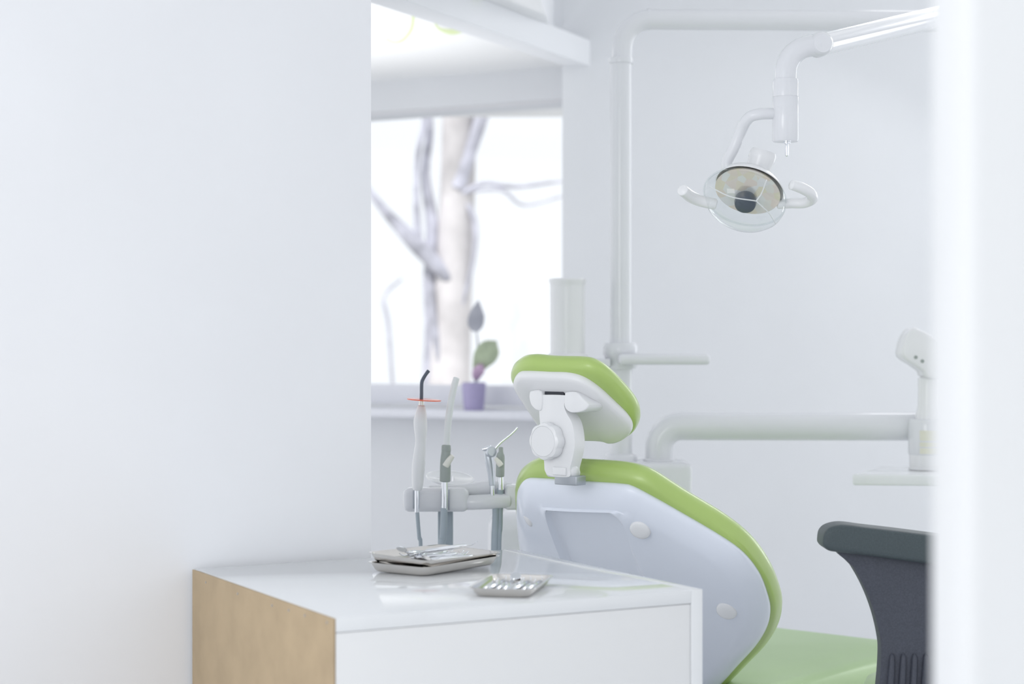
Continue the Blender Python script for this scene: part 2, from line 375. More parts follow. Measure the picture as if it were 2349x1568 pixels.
# ---------------------------------------------------------------- steel trays and instruments
def rrect(L, W, r, z, n=6):
    pts = []
    for cx, cy, a0 in ((L/2-r, W/2-r, 0), (-L/2+r, W/2-r, 90), (-L/2+r, -W/2+r, 180), (L/2-r, -W/2+r, 270)):
        for i in range(n+1):
            a = math.radians(a0+90*i/n); pts.append(V((cx+r*math.cos(a), cy+r*math.sin(a), z)))
    return pts
def tray_geo(L, W, h):
    r = 0.016; t = 0.0012
    rs = [rrect(L-0.034, W-0.034, r*0.8, 0), rrect(L-0.026, W-0.026, r, 0.001), rrect(L-0.018, W-0.018, r, 0.005), rrect(L-0.010, W-0.010, r, h*0.8),
          rrect(L-0.009, W-0.009, r, h-0.002), rrect(L, W, r+0.003, h-0.0012), rrect(L+0.001, W+0.001, r+0.003, h-0.0004), rrect(L, W, r+0.003, h),
          rrect(L-0.010, W-0.010, r, h-0.0006), rrect(L-0.013, W-0.013, r, h*0.8), rrect(L-0.021, W-0.021, r*0.9, 0.006), rrect(L-0.034, W-0.034, r*0.8, 0.0025)]
    return rings(rs)
def local_obj(name, g, m, label, cat, group, loc, rot):
    me_o = obj(name, g, m, None, 35)
    shift = me_o.matrix_world.to_translation()
    me_o.data.transform(Matrix.Translation(shift)); me_o.location = loc; me_o.rotation_euler = rot
    MW[me_o.name] = Matrix.Translation(V(loc))
    return tag(me_o, label, cat, group)
ta = math.atan2(0.807, 0.59); tb = math.radians(78)
LT = V((-0.150, 3.515, TZ)); RT = V((0.0, 3.196, TZ))
local_obj('instrument_tray', tray_geo(0.245, 0.150, 0.0185), M['steel'], 'empty lower steel tray at the bottom of the stack of two on the cabinet', 'tray', 'steel trays on the cabinet', LT+V((0, 0, 0.0004)), (0, 0, ta))
tilt = math.radians(1.6)
local_obj('instrument_tray', tray_geo(0.247, 0.152, 0.0185), M['steel'], 'upper steel tray of the stack, heaped with instruments', 'tray', 'steel trays on the cabinet', LT+V((0, 0, 0.0128)), (math.radians(2.6), tilt, ta+math.radians(1.5)))
local_obj('instrument_tray', tray_geo(0.198, 0.118, 0.0165), M['steel'], 'small steel tray with a row of instruments, nearest the cabinet front', 'tray', 'steel trays on the cabinet', RT+V((0, 0, 0.0004)), (0, 0, tb))
# one instrument of each kind, lying along local x with its base at the middle
def instr(kind):
    t = thing(kind, '', 'dental instrument', (0, 0, 0))
    L = 0.15
    if kind == 'tweezers':
        for s in (-1, 1):
            obj('arm', tube([V((-0.07, 0, 0)), V((-0.05, s*.003, 0)), V((0.0, s*.006, 0)), V((0.045, s*.003, 0)), V((0.065, s*.0012, .006))], [.0022, .0028, .003, .002, .0009], 8, 4), M['chrome'], t)
    else:
        obj('grip', tube([V((-0.05, 0, 0)), V((-0.045, 0, 0)), V((0, 0, 0)), V((0.045, 0, 0)), V((0.05, 0, 0))], [.0022, .0042, .0044, .0042, .002], 12, 0), M['chrome'], t)
        if kind == 'mouth_mirror':
            obj('neck', tube([V((0.05, 0, 0)), V((0.068, 0, 0.001)), V((0.076, 0, .003))], .0012, 8, 4), M['chrome'], t)
            obj('mirror_head', lathe([(0.0005, -.001), (.0095, -.001), (.0105, 0), (.0095, .0012), (.0005, .0012)], V((0.084, 0, .006)), V((-.5, 0, .87)), 24), M['chrome'], t)
        else:
            e = [V((0.05, 0, 0)), V((0.062, 0, .0)), V((0.070, .002, .004)), V((0.074, .005, .0075))] if kind == 'dental_probe' else [V((0.05, 0, 0)), V((0.062, 0, -.001)), V((0.070, -.003, .003)), V((0.078, 0, .005))]
            obj('tip', tube(e, [.0018, .0013, .0011, .0005], 8, 4), M['chrome'], t)
            obj('tip', tube([V((-p.x, -p.y, p.z)) for p in e], [.0018, .0013, .0011, .0005], 8, 4), M['chrome'], t)
    return t
protos = {k_: instr(k_) for k_ in ('dental_probe', 'mouth_mirror', 'tweezers', 'dental_scaler')}
used = set()
def put(kind, loc, rot, label, group):
    p = protos[kind]
    if kind not in used:
        used.add(kind); p.location = loc; p.rotation_euler = rot; p['label'] = label; p['group'] = group; return p
    return dup(p, loc, rot, label, group)
ordn = ['leftmost', 'second from left', 'third from left', 'fourth from left', 'fifth from left', 'sixth from left', 'seventh from left', 'rightmost']
td = V((math.cos(tb), math.sin(tb), 0)); tp = V((td.y, -td.x, 0))
kinds = ['dental_scaler', 'dental_probe', 'dental_scaler', 'mouth_mirror', 'tweezers', 'dental_probe', 'dental_scaler', 'dental_probe']
for i, kd in enumerate(kinds):
    p = RT+tp*(-0.040+0.0114*i)+V((0, 0, 0.0084+0.0012*(i % 2)))+td*0.004*((i*5) % 3-1)
    nm = {'dental_scaler': 'steel scaler', 'dental_probe': 'steel probe', 'mouth_mirror': 'steel mouth mirror', 'tweezers': 'steel tweezers'}[kd]
    put(kd, p, (0, 0, tb+math.radians([2, -3, 1, 3, -1, -4, 2, -2][i])), '%s lying %s in the small front tray' % (nm, ordn[i]), 'instruments in the small front tray')
ld = V((math.cos(ta), math.sin(ta), 0)); lp = V((ld.y, -ld.x, 0))
heap = [('dental_scaler', -0.050, 0.0, 4, 0, 0, 'steel scaler at the far left edge of the heaped tray'),
        ('dental_probe', -0.036, 0.01, -3, 0, 0, 'steel probe second from the far left edge of the heaped tray'),
        ('dental_scaler', -0.022, -0.01, 6, 0, 0, 'steel scaler third from the far left edge of the heaped tray'),
        ('dental_probe', -0.007, 0.0, -6, 0, 0, 'steel probe along the middle of the heaped tray'),
        ('tweezers', 0.016, 0.004, 4, 0, 0, 'steel tweezers near the front wall of the heaped tray'),
        ('mouth_mirror', 0.034, 0.0, 176, 0, 0, 'mouth mirror along the front wall of the heaped tray'),
        ('mouth_mirror', -0.016, -0.03, 196, 0.010, -5, 'mouth mirror propped on the left end rim of the heaped tray'),
        ('dental_scaler', 0.004, 0.030, -15, 0.017, -4, 'steel scaler lying across the others on top of the heaped tray')]
for kd, o, l_, a, dz, pitch, lab in heap:
    if dz == 0: l_ += 0.022; dz = 0.002
    put(kd, LT+lp*o+ld*l_+V((0, 0, 0.0205-l_*0.028-o*0.045+dz)), (0, math.radians(pitch)+tilt*math.cos(math.radians(a)), ta+math.radians(a)), lab, 'instruments in the heaped tray')

# ---------------------------------------------------------------- dental chair
phi = math.radians(50)
ch = V((math.cos(phi), math.sin(phi), 0)); ct = V((math.sin(phi), -math.cos(phi), 0))      # feet direction, right-hand side
def plane_of(gam): 
    a = V((ch.x*math.cos(gam), ch.y*math.cos(gam), -math.sin(gam))); n = a.cross(ct) 
    if n.y > 0: n = -n
    return a, n
chair = thing('dental_chair', 'dental chair with green vinyl cushions and white shells', 'dental chair', (0.52, 4.42, 0), 0)
N_ = 224
def resample(poly, c, a, n):
    """outline in a plane -> N_ points at even angles about c"""
    e1 = ct; e2 = n.cross(e1); out = []
    q = [((p-c).dot(e1), (p-c).dot(e2)) for p in poly]; m = len(q)
    for k in range(N_):
        th = 2*math.pi*k/N_; dx, dy = math.cos(th), math.sin(th); best = None
        for i in range(m):
            x1, y1 = q[i]; x2, y2 = q[(i+1) % m]; ex, ey = x2-x1, y2-y1; den = dx*ey-dy*ex
            if abs(den) < 1e-12: continue
            s = (x1*ey-y1*ex)/den; u = (x1*dy-y1*dx)/den
            if s > 0 and -1e-6 <= u <= 1+1e-6 and (best is None or s > best): best = s
        out.append(best if best else 0.01)
    return out, e1, e2
def ringat(rad, c, e1, e2, sc=1.0): return [c+e1*math.cos(2*math.pi*k/N_)*rad[k]*sc+e2*math.sin(2*math.pi*k/N_)*rad[k]*sc for k in range(N_)]
def inset(rad, d): return [max(0.004, r-d) for r in rad]
def mix(a, b, t): return [x*(1-t)+y*t for x, y in zip(a, b)]
# backrest
ba, bn = plane_of(math.radians(45))
T0 = P(1305, 1105, 3.95)
sh_px = [(1187, 1140), (1192, 1115), (1207, 1098), (1240, 1097), (1340, 1104), (1425, 1110), (1452, 1116), (1500, 1141), (1560, 1175), (1650, 1228), (1705, 1268), (1742, 1315), (1762, 1365), (1768, 1400), (1760, 1437), (1735, 1478), (1695, 1522), (1655, 1566), (1600, 1618), (1520, 1640), (1420, 1600), (1320, 1510), (1240, 1390), (1200, 1275), (1188, 1205)]
gr_px = [(1187, 1125), (1188, 1095), (1199, 1073), (1222, 1058), (1250, 1054), (1330, 1059), (1420, 1066), (1465, 1075), (1500, 1090), (1570, 1135), (1660, 1190), (1722, 1240), (1762, 1292), (1785, 1345), (1794, 1388), (1785, 1430), (1762, 1470), (1722, 1512), (1668, 1566), (1600, 1625), (1520, 1650), (1420, 1600), (1330, 1500), (1255, 1390), (1215, 1270), (1195, 1190)]
def outline(px, p0, n, sub=6): return crom([onplane(x, y, p0, n) for x, y in px], sub, True)
bc = onplane(1378, 1318, T0, bn)
so, e1, e2 = resample(outline(sh_px, T0, bn), bc, ba, bn)
rc_px = [(1252, 1180), (1262, 1168), (1290, 1163), (1340, 1167), (1385, 1174), (1415, 1190), (1436, 1225), (1455, 1280), (1490, 1370), (1500, 1450), (1440, 1480), (1370, 1430), (1310, 1330), (1270, 1240)]
def depth_pt(c, d): return c+bn*d
ro, _, _ = resample(outline(rc_px, T0+bn*0.045, bn), bc+bn*0.045, ba, bn)
R = lambda rad, d: ringat(rad, bc+bn*d, e1, e2)
flat = [max(a_, b_+0.016) for a_, b_ in zip(mix(so, ro, 0.55), ro)]
def mono(seq, start):
    out = []; prev = None
    for i_, (rad, d_) in enumerate(seq):
        if i_ > start: rad = [max(0.003, min(a_, p_-0.0007)) for a_, p_ in zip(rad, prev)]
        out.append((rad, d_)); prev = rad
    return out
rs = [R(*q) for q in mono([(inset(so, 0.012), -0.010), (inset(so, 0.002), -0.004), (so, 0.003), (inset(so, 0.003), 0.009), (inset(so, 0.010), 0.017), (inset(so, 0.024), 0.0275), (inset(so, 0.040), 0.0355), (inset(so, 0.052), 0.039), (flat, 0.042),
      ([r+0.011 for r in ro], 0.0455), ([r+0.004 for r in ro], 0.0455), (inset(ro, 0.004), 0.0395), (inset(ro, 0.012), 0.032), (inset(ro, 0.021), 0.0285), (inset(ro, 0.03), 0.0275), (mix(ro, [0.02]*N_, 0.4), 0.028), (mix(ro, [0.01]*N_, 0.8), 0.030)], 2)]
bs = obj('backrest_shell', rings(rs, False, True), M['shell'], chair, 50)
go, _, _ = resample(outline(gr_px, T0-bn*0.034, bn), bc-bn*0.034, ba, bn)
R2 = lambda rad, d: ringat(rad, bc-bn*d, e1, e2)
rs = [R2(inset(so, 0.02), -0.002), R2(inset(so, 0.004), 0.003), R2(mix(so, go, 0.40), 0.006), R2(mix(so, go, 0.72), 0.014), R2(mix(so, go, 0.93), 0.023), R2(go, 0.034), R2(inset(go, 0.004), 0.046), R2(inset(go, 0.014), 0.056), R2(inset(go, 0.032), 0.063), R2(inset(go, 0.07), 0.067), R2(mix(go, [0.01]*N_, 0.7), 0.062)]
obj('backrest_cushion', rings(rs), M['green'], chair, 60)
def surf_d(px, py, d): return onplane(px, py, T0+bn*d, bn)
for (px, py, d, r, axis) in ((1471, 1210, 0.037, 0.0235, (bn+V((0.05, -0.4, 0))).normalized()), (1669, 1395, 0.036, 0.0235, (bn+V((0.05, -0.4, 0))).normalized()), (1215, 1182, 0.022, 0.024, (bn*0.6-ct*0.62+V((0, -0.15, 0))).normalized())):
    p = surf_d(px, py, d)
    p = p+axis*0.007
    prof = [(r*0.9, -0.03), (r*0.98, -0.006), (r, 0.0), (r*0.97, 0.003), (r*0.85, 0.0055), (r*0.5, 0.0075), (r*0.05, 0.008)]
    obj('screw_cap', lathe(prof, p, axis, 32), M['white'], chair)
# headrest
ha, hn = plane_of(math.radians(38))
hp = P(1310, 925, 3.935)
hs_px = [(1181, 876), (1183, 862), (1192, 853), (1210, 851), (1260, 853), (1305, 855), (1340, 865), (1375, 888), (1410, 920), (1440, 950), (1452, 972), (1448, 988), (1428, 1003), (1405, 1008), (1385, 1003), (1340, 1001), (1300, 1000), (1262, 992), (1236, 965), (1210, 925), (1190, 895)]
hg_px = [(1175, 858), (1178, 838), (1192, 824), (1215, 818), (1260, 821), (1330, 824), (1362, 831), (1395, 851), (1435, 890), (1460, 922), (1469, 950), (1463, 974), (1448, 989), (1425, 1000), (1400, 1000), (1350, 990), (1300, 985), (1262, 975), (1236, 950), (1210, 910), (1188, 880)]
hc = onplane(1320, 925, hp, hn)
ho, e1, e2 = resample(outline(hs_px, hp, hn), hc, ha, hn)
HR = lambda rad, d: ringat(rad, hc+hn*d, e1, e2)
rs = [HR(inset(ho, 0.01), -0.006), HR(inset(ho, 0.001), -0.002), HR(ho, 0.002), HR(inset(ho, 0.001), 0.010), HR(inset(ho, 0.004), 0.014), HR(inset(ho, 0.012), 0.017), HR(inset(ho, 0.035), 0.0185), HR(mix(ho, [0.01]*N_, 0.75), 0.019)]
hs = obj('headrest_shell', rings(rs, False, True), M['white'], chair, 50)
hgo, _, _ = resample(outline(hg_px, hp-hn*0.026, hn), hc-hn*0.026, ha, hn)
HR2 = lambda rad, d: ringat(rad, hc-hn*d, e1, e2)
rs = [HR2(inset(ho, 0.02), -0.003), HR2(inset(ho, 0.002), 0.002), HR2(mix(ho, hgo, 0.45), 0.005), HR2(mix(ho, hgo, 0.78), 0.011), HR2(mix(ho, hgo, 0.95), 0.018), HR2(hgo, 0.026), HR2(inset(hgo, 0.004), 0.036), HR2(inset(hgo, 0.014), 0.044), HR2(inset(hgo, 0.035), 0.048), HR2(mix(hgo, [0.01]*N_, 0.7), 0.044)]
obj('headrest_cushion', rings(rs), M['green'], chair, 60)
# bracket arm: front faces -ch
ap = P(1285, 1000, 3.862)
def on_arm(px, py, d=0.0): return onplane(px, py, ap+ch*d, ch)
arm_px = [(1242, 908), (1247, 905), (1292, 906), (1297, 912), (1294, 930), (1300, 948), (1311, 968), (1317, 995), (1318, 1025), (1312, 1055), (1307, 1075), (1308, 1088), (1300, 1094), (1262, 1091), (1250, 1080), (1248, 1060), (1244, 1020), (1238, 965), (1237, 930)]
arm = obj('headrest_arm', prism(crom([on_arm(x, y) for x, y in arm_px], 4, True), ch*0.035+ct*0.0, 0.004), M['white'], chair, 40)
obj('arm_joint', tube([on_arm(1262, 1078, 0.018), on_arm(1318, 1083, 0.018)], 0.0145, 24), M['white'], arm)
obj('joint_tab', rbox(on_arm(1284, 1080, -0.001), (0.036, 0.008, 0.017), (ct, ch, Z3), 0.002), M['white'], arm)
for bp in ([(1213, 903), (1217, 896), (1241, 897), (1242, 938), (1230, 941), (1218, 930), (1213, 915)], [(1295, 905), (1299, 899), (1321, 899), (1336, 913), (1350, 928), (1340, 941), (1318, 946), (1303, 943), (1294, 930)]):
    obj('hinge_bracket', prism(crom([on_arm(x, y, -0.003) for x, y in bp], 3, True), ch*0.085, 0.005), M['white'], hs)
p = onplane(1273, 902, hp+hn*0.020, hn)
obj('hinge_slot', rbox(p, (0.052, 0.006, 0.012), (ct, ch, Z3), 0.001), M['black'], hs, label='dark slot above the headrest arm')
# knob
kp = on_arm(1245, 1012, -0.028); nx = 8
prof = [(0.030, 0.030), (0.037, 0.028), (0.0395, 0.022), (0.0395, 0.008), (0.038, 0.003), (0.0345, 0.0006), (0.033, 0.0), (0.0325, 0.0012), (0.0318, 0.0), (0.005, 0.0)]
fl = lambda t: 0.035*math.cos(nx*t)
kn = G(); fr = frame_of(ch); rs = []
for i, (r, h) in enumerate(prof):
    am = 1.0 if 0 < i < 5 else 0.0
    rs.append([kp+fr[2]*h+(fr[0]*math.cos(t)+fr[1]*math.sin(t))*r*(1+0.035*am*(abs(math.cos(nx/2*t))*2-1)) for t in [2*math.pi*j/96 for j in range(96)]])
obj('knob', rings(rs), M['white'], arm, 30)
obj('knob_stem', tube([kp+ch*0.026, kp+ch*0.055], 0.016, 20), M['white'], arm)
# steel clip
cp = on_arm(1300, 1101, 0.006)
obj('steel_clip', rbox(cp+ch*0.012, (0.060, 0.034, 0.020), (ct, ch, Z3), 0.002), M['alu'], chair, label='grey metal clip under the headrest arm')
# seat, legrest, base
SZ = 0.438
def cushion(c, L, W, th, ax, ay, az, r=0.06, dome=0.012):
    def ring(d, z): return [c+ax*q.x+ay*q.y+az*z for q in rrect(L-2*d, W-2*d, r, 0, 8)]
    return rings([ring(0.015, -th), ring(0.004, -th+0.006), ring(0, -th*0.55), ring(0.006, -0.02), ring(0.02, -0.006), ring(0.045, 0), ring(0.055, 0.0), ring(0.085, dome*0.5), ring(0.12, dome)])
bot = T0+ba*0.60
sc_ = V((0.90, 5.07, SZ))-ch*0.43
obj('seat_cushion', cushion(sc_, 0.86, 0.64, 0.085, ch, ct, Z3, 0.09), M['palegreen'], chair, 60)  # paler vinyl than the other cushions, frontal light put into its colour
obj('seat_shell', cushion(sc_+V((0, 0, -0.087)), 0.83, 0.60, 0.06, ch, ct, Z3, 0.09, 0), M['white'], chair, 60)
obj('column', lathe([(0.13, 0.04), (0.12, 0.08), (0.09, 0.14), (0.09, 0.28), (0.15, 0.31)], V((sc_.x, sc_.y, 0)), n=40), M['white'], chair)
obj('foot_plate', rbox(V((sc_.x, sc_.y, 0.02))+ch*0.05, (0.75, 0.50, 0.04), (ch, ct, Z3), 0.015), M['white'], chair)
obj('back_hinge', rbox(V((bot.x, bot.y, 0.34))+ch*0.02, (0.24, 0.24, 0.07), (ch, ct, Z3), 0.02), M['white'], chair)

# ---------------------------------------------------------------- dental unit (housing, pole, arms)
UZ = 5.10; ku = UZ/F
unit = thing('dental_unit', 'white dental unit with tall pole and thick swing arm behind the chair', 'dental unit', (P(1425, 0, UZ).x, UZ, 0))
def pxbox(x0, x1, y0, y1, Y, d, bev, seg=4):
    a, b = P(x0, y0, Y), P(x1, y1, Y); return rbox((a+b)/2, (b.x-a.x, d, a.z-b.z), None, bev, seg)
topz = P(0, 1058, UZ).z
obj('housing', pxbox(1330, 1581, 1056, 1330, UZ, 0.20, 0.018), M['enamel'], unit)
a = P(1120, 1168, UZ+0.05); b = P(1520, 1168, UZ+0.05)
obj('floor_box', rbox(((a.x+b.x)/2, UZ+0.05, a.z/2), (b.x-a.x, 0.24, a.z), None, 0.05, 5), M['enamel'], unit)
pcx = P(1424, 0, UZ).x
def zz(py): return P(0, py, UZ).z
obj('pole_flange', lathe([(0.01, zz(1060)), (38*ku, zz(1060)), (38*ku, zz(1048)), (34*ku, zz(1042)), (28*ku, zz(1040)), (0.01, zz(1040))], (pcx, UZ, 0)), M['enamel'], unit)
obj('lower_pole', lathe([(26.5*ku, zz(1050)), (26.5*ku, zz(835))], (pcx, UZ, 0)), M['enamel'], unit)
obj('pole', lathe([(25*ku, zz(840)), (25*ku, zz(146))], (pcx, UZ, 0)), M['enamel'], unit)
obj('pole_collar', lathe([(0.005, zz(846)), (34*ku, zz(846)), (37*ku, zz(840)), (37*ku, zz(818)), (41*ku, zz(812)), (41*ku, zz(795)), (36*ku, zz(786)), (0.005, zz(786))], (pcx, UZ, 0)), M['enamel'], unit)
obj('bracket_arm', pxbox(1418, 1628, 811, 836, UZ-0.06, 0.055, 0.012), M['enamel'], unit)
obj('canister_bracket', pxbox(1250, 1400, 822, 842, UZ-0.02, 0.06, 0.006), M['enamel'], unit)
# thick arm bending off the housing to the right
def bend(p_from, corner, p_to, r, n=10):
    d1 = (p_from-corner).normalized(); d2 = (p_to-corner).normalized(); a = corner+d1*r; b = corner+d2*r; cen = corner+d1*r+d2*r
    out = [p_from]
    for i in range(n+1):
        t = math.pi/2*i/n; out.append(cen-d2*r*math.cos(t)-d1*r*math.sin(t))
    return out+[p_to]
A0, A1, A2 = P(1512, 1052, UZ), P(1512, 977, UZ), P(2190, 978, UZ-0.06)
obj('swing_arm', tube(bend(A0, A1, A2, 0.062), 32*ku, 28, 0, 'flat'), M['enamel'], unit)
obj('arm_flange', lathe([(0.01, zz(1062)), (38*ku, zz(1062)), (38*ku, zz(1053)), (33*ku, zz(1050)), (0.01, zz(1050))], (A0.x, A0.y, 0)), M['enamel'], unit)
# canister
cx_ = P(1303, 0, UZ-0.02)
zc = P(0, 821.5, UZ-0.02).z; can = thing('canister', 'tall white cylinder with a rim standing between window and pole', 'canister', (cx_.x, cx_.y, zc))
kc = cx_.y/F
def zc_(py): return P(0, py, cx_.y).z
obj('body', lathe([(0.002, zc_(815)), (40*kc, zc_(815)), (40.5*kc, zc_(660)), (41*kc, zc_(650)), (43*kc, zc_(646)), (43*kc, zc_(641)), (41*kc, zc_(639)), (38.5*kc, zc_(641)), (38.5*kc, zc_(690)), (0.002, zc_(690))], (cx_.x, cx_.y, 0), n=48), M['white'], can)
obj('foot_ring', lathe([(0.002, zc), (46*kc, zc), (46*kc, zc_(814)), (43*kc, zc_(810)), (0.002, zc_(810))], (cx_.x, cx_.y, 0), n=48), M['white'], can)

# ---------------------------------------------------------------- instrument table at the end of the arm
TY = UZ-0.10; kt = TY/F
tt = thing('instrument_table', 'white instrument table on the swing arm, half hidden by the door jamb', 'instrument table', P(2150, 1108, TY))
a, b = P(1955, 1075, TY-0.16), P(2330, 1108, TY-0.16)
def traypoly(x0, x1, ins):
    return None
tz = P(0, 1083, TY-0.1).z
tp_ = [V((P(1956, 0, TY-0.16).x, TY-0.16, tz)), V((P(2330, 0, TY-0.10).x, TY-0.22, tz)), V((P(2330, 0, TY).x, TY+0.18, tz)), V((P(2045, 0, TY).x, TY+0.15, tz))]
obj('tray_top', prism(tp_, (0, 0, -0.030), 0.006), M['lacquer'], tt)
cxm = V((P(2130, 0, TY).x, TY, 0))
def zt_(py): return P(0, py, TY).z
obj('column_foot', lathe([(0.004, zt_(1076)), (46*kt, zt_(1076)), (46*kt, zt_(1071)), (43*kt, zt_(1070)), (44*kt, zt_(1042)), (0.004, zt_(1042))], cxm, n=40), M['white'], tt)
obj('clear_column', lathe([(0.004, zt_(1042)), (44*kt, zt_(1042)), (46*kt, zt_(1038)), (46*kt, zt_(968)), (43*kt, zt_(960)), (0.004, zt_(960))], cxm, n=40), M['enamel'], tt)
for y0, y1 in ((985, 1008), (1012, 1022), (1025, 1038)):
    rs = []
    for ph in range(7):
        t = math.radians(-128+14*ph+(0))
        d = V((math.cos(t), math.sin(t), 0)); q = cxm+d*46.4*kt; q2 = cxm+d*45.2*kt
        rs.append([V((q.x, q.y, zt_(y0))), V((q.x, q.y, zt_(y1))), V((q2.x, q2.y, zt_(y1))), V((q2.x, q2.y, zt_(y0)))])
    obj('label_strip', rings(rs), M['label'], tt, label='cream label strip')
obj('neck', lathe([(0.004, zt_(960)), (30*kt, zt_(960)), (28*kt, zt_(945)), (24*kt, zt_(930)), (24*kt, zt_(868)), (20*kt, zt_(864)), (0.004, zt_(864))], cxm, n=40), M['white'], tt)
hd = [(2072, 818), (2074, 790), (2084, 765), (2098, 752), (2112, 756), (2160, 784), (2185, 830), (2170, 866), (2128, 866), (2119, 852), (2100, 838)]
obj('control_head', prism(crom([P(x, y, TY-0.05) for x, y in hd], 3, True), V((0, 0.10, 0)), 0.008), M['white'], tt, 40)
for x, y in ((2101, 819), (2116, 828)):
    obj('head_hole', lathe([(0.0005, 0.0), (4.2*kt, 0.0), (4.2*kt, 0.002), (0.0005, 0.002)], P(x, y, TY-0.0515), (0, 1, 0), 16), M['grip'], tt, label='small dark hole')

# ---------------------------------------------------------------- operating lamp on the pole
LY = 3.80; kl = LY/F
lamp = thing('operating_lamp', 'white dental operating lamp with clear shield hanging from a jointed arm', 'lamp', P(1425, 140, UZ))
B0, B1, B2 = P(1426, 140, UZ), P(1432, 44, UZ), P(2262, 50, UZ-0.02)
obj('upper_arm', tube(bend(B0, B1, B2, 0.075), 23.5*ku, 28, 0, 'flat'), M['enamel'], lamp)
obj('pole_ring', lathe([(20*ku, zz(146)), (27.5*ku, zz(146)), (28.5*ku, zz(141)), (27.5*ku, zz(134)), (20*ku, zz(133))], (pcx, UZ, 0)), M['enamel'], lamp)
obj('arm_ring', lathe([(20*ku, -0.004), (24.6*ku, -0.004), (24.6*ku, 0.004), (20*ku, 0.004)], P(1488, 44, UZ), (1, 0, 0)), M['enamel'], lamp)
D0 = P(2262, 14, UZ-0.02); D1 = P(1880, 103, LY)
obj('arm_joint', lathe([(0.002, D0.z-0.05), (0.032, D0.z-0.05), (0.036, D0.z-0.04), (0.036, D0.z+0.03), (0.002, D0.z+0.035)], (D0.x, D0.y, 0)), M['enamel'], lamp)
obj('spring_arm', tube([D0, D1], [24*ku, 26*kl], 28, 0, 'flat'), M['enamel'], lamp)
kd_ = (D1-V((0, 0, H))).normalized()
cd = V((0.15, -0.98, -0.05)).normalized()
obj('end_cap', lathe([(0.004, -0.022), (20*kl, -0.022), (26*kl, -0.016), (28*kl, -0.004), (28*kl, 0.020), (22*kl, 0.030), (0.004, 0.030)], P(1881, 102, LY), -cd, 36), M['enamel'], lamp)
E0, E1, E2 = P(1880, 105, LY), P(1804, 103, LY), P(1802, 190, LY)
obj('drop_tube', tube(bend(E0, E1, E2, 0.058), 25*kl, 28, 0, 'flat'), M['enamel'], lamp)
dx = E2.x
def zl(py): return P(0, py, LY).z
obj('drop_collar', lathe([(20*kl, zl(222)), (29.5*kl, zl(222)), (30*kl, zl(190)), (28*kl, zl(182)), (20*kl, zl(181))], (dx, LY, 0)), M['enamel'], lamp)
obj('drop_cylinder', lathe([(0.002, zl(325)), (28*kl, zl(325)), (30*kl, zl(322)), (30*kl, zl(224)), (28.5*kl, zl(221.5)), (0.002, zl(221.5))], (dx, LY, 0)), M['enamel'], lamp)
obj('pin', lathe([(0.0005, zl(359)), (4*kl, zl(357)), (4.5*kl, zl(340)), (3.5*kl, zl(330)), (9*kl, zl(329)), (9*kl, zl(324)), (0.0005, zl(324))], P(1805, 0, LY)*V((1, 1, 0)).x if False else V((P(1805, 0, LY).x, LY, 0)), n=16), M['chrome'], lamp, label='small chrome pin')
obj('yoke', tube([P(1790, 260, LY), P(1740, 262, LY), P(1716, 272, LY+.01), P(1700, 300, LY+.03), P(1684, 338, LY+.04), P(1668, 372, LY+.05), P(1676, 398, LY+.05), P(1700, 405, LY+.05)], 13.2*kl, 20, 6, 'round'), M['enamel'], lamp)
# lamp head, axis d = where it shines
ld_ = V((-0.16, -0.74, -0.65)).normalized()
hx = V((0.93, 0.10, -0.33)); hx = (hx-ld_*hx.dot(ld_)).normalized(); hy = ld_.cross(hx)
if hy.z < 0: hy = -hy
hcn = P(1709, 452, LY)
fr = (hx, hy, ld_)
k1 = kl
bo = hcn+hy*0.024-ld_*0.004
obj('back_shell', lathe([(0.003, -0.048), (0.026, -0.046), (0.046, -0.038), (0.064, -0.022), (0.073, -0.006), (0.075, 0.0), (0.073, 0.001), (0.070, -0.004), (0.062, -0.016), (0.046, -0.031), (0.003, -0.040)], bo, None, 64, None, 1.0, 0.70, fr), M['white'], lamp)
ro_ = hcn-hx*0.002+hy*0.020
obj('reflector', lathe([(0.070, 0.007), (0.069, 0.004), (0.063, -0.008), (0.048, -0.022), (0.027, -0.030), (0.003, -0.033)], ro_, None, 48, None, 1.0, 0.78, fr), M['refl'], lamp)
obj('shield', lathe([(0.0885, 0.001), (0.0875, 0.014), (0.082, 0.030), (0.070, 0.046), (0.052, 0.058), (0.028, 0.064), (0.004, 0.066)], hcn, None, 64, None, 1.0, 0.80, fr), M['shield'], lamp)
obj('shield_rim', tube([hcn+hx*0.0885*math.cos(t)+hy*0.0885*0.8*math.sin(t) for t in [2*math.pi*i/64 for i in range(65)]], 0.0022, 8, 0, 'flat'), M['shield'], lamp)
def dome(x, y):
    rr = min(1, math.hypot(x, y)/0.0885); return hcn+hx*x+hy*y*0.8+ld_*(0.067*math.sqrt(max(0, 1-rr**2.2)))
for seg_ in ([(-0.083, 0.012), (-0.04, 0.034), (0.012, 0.050)], [(0.012, 0.050), (0.05, 0.025), (0.080, -0.025)], [(0.012, 0.050), (0.017, 0.068), (0.02, 0.085)]):
    obj('shield_seam', tube(crom([dome(*p) for p in seg_], 8), 0.0013, 6), M['white'], lamp)
obj('bulb_cap', lathe([(0.002, 0.030), (0.016, 0.030), (0.0215, 0.026), (0.023, 0.018), (0.022, 0.004), (0.019, 0.0), (0.002, 0.0)], hcn+hx*0.002-hy*0.0, ld_, 32), M['lampcap'], lamp, label='dark bulb cap behind the shield')
obj('bulb_holder', tube([hcn-ld_*0.036+hy*0.012, hcn+ld_*0.004], 0.013, 20), M['alu'], lamp)
kb = P(1735, 400, LY+.05)
kt_ = P(1752, 350, LY+.05); kx = (kt_-kb).normalized()
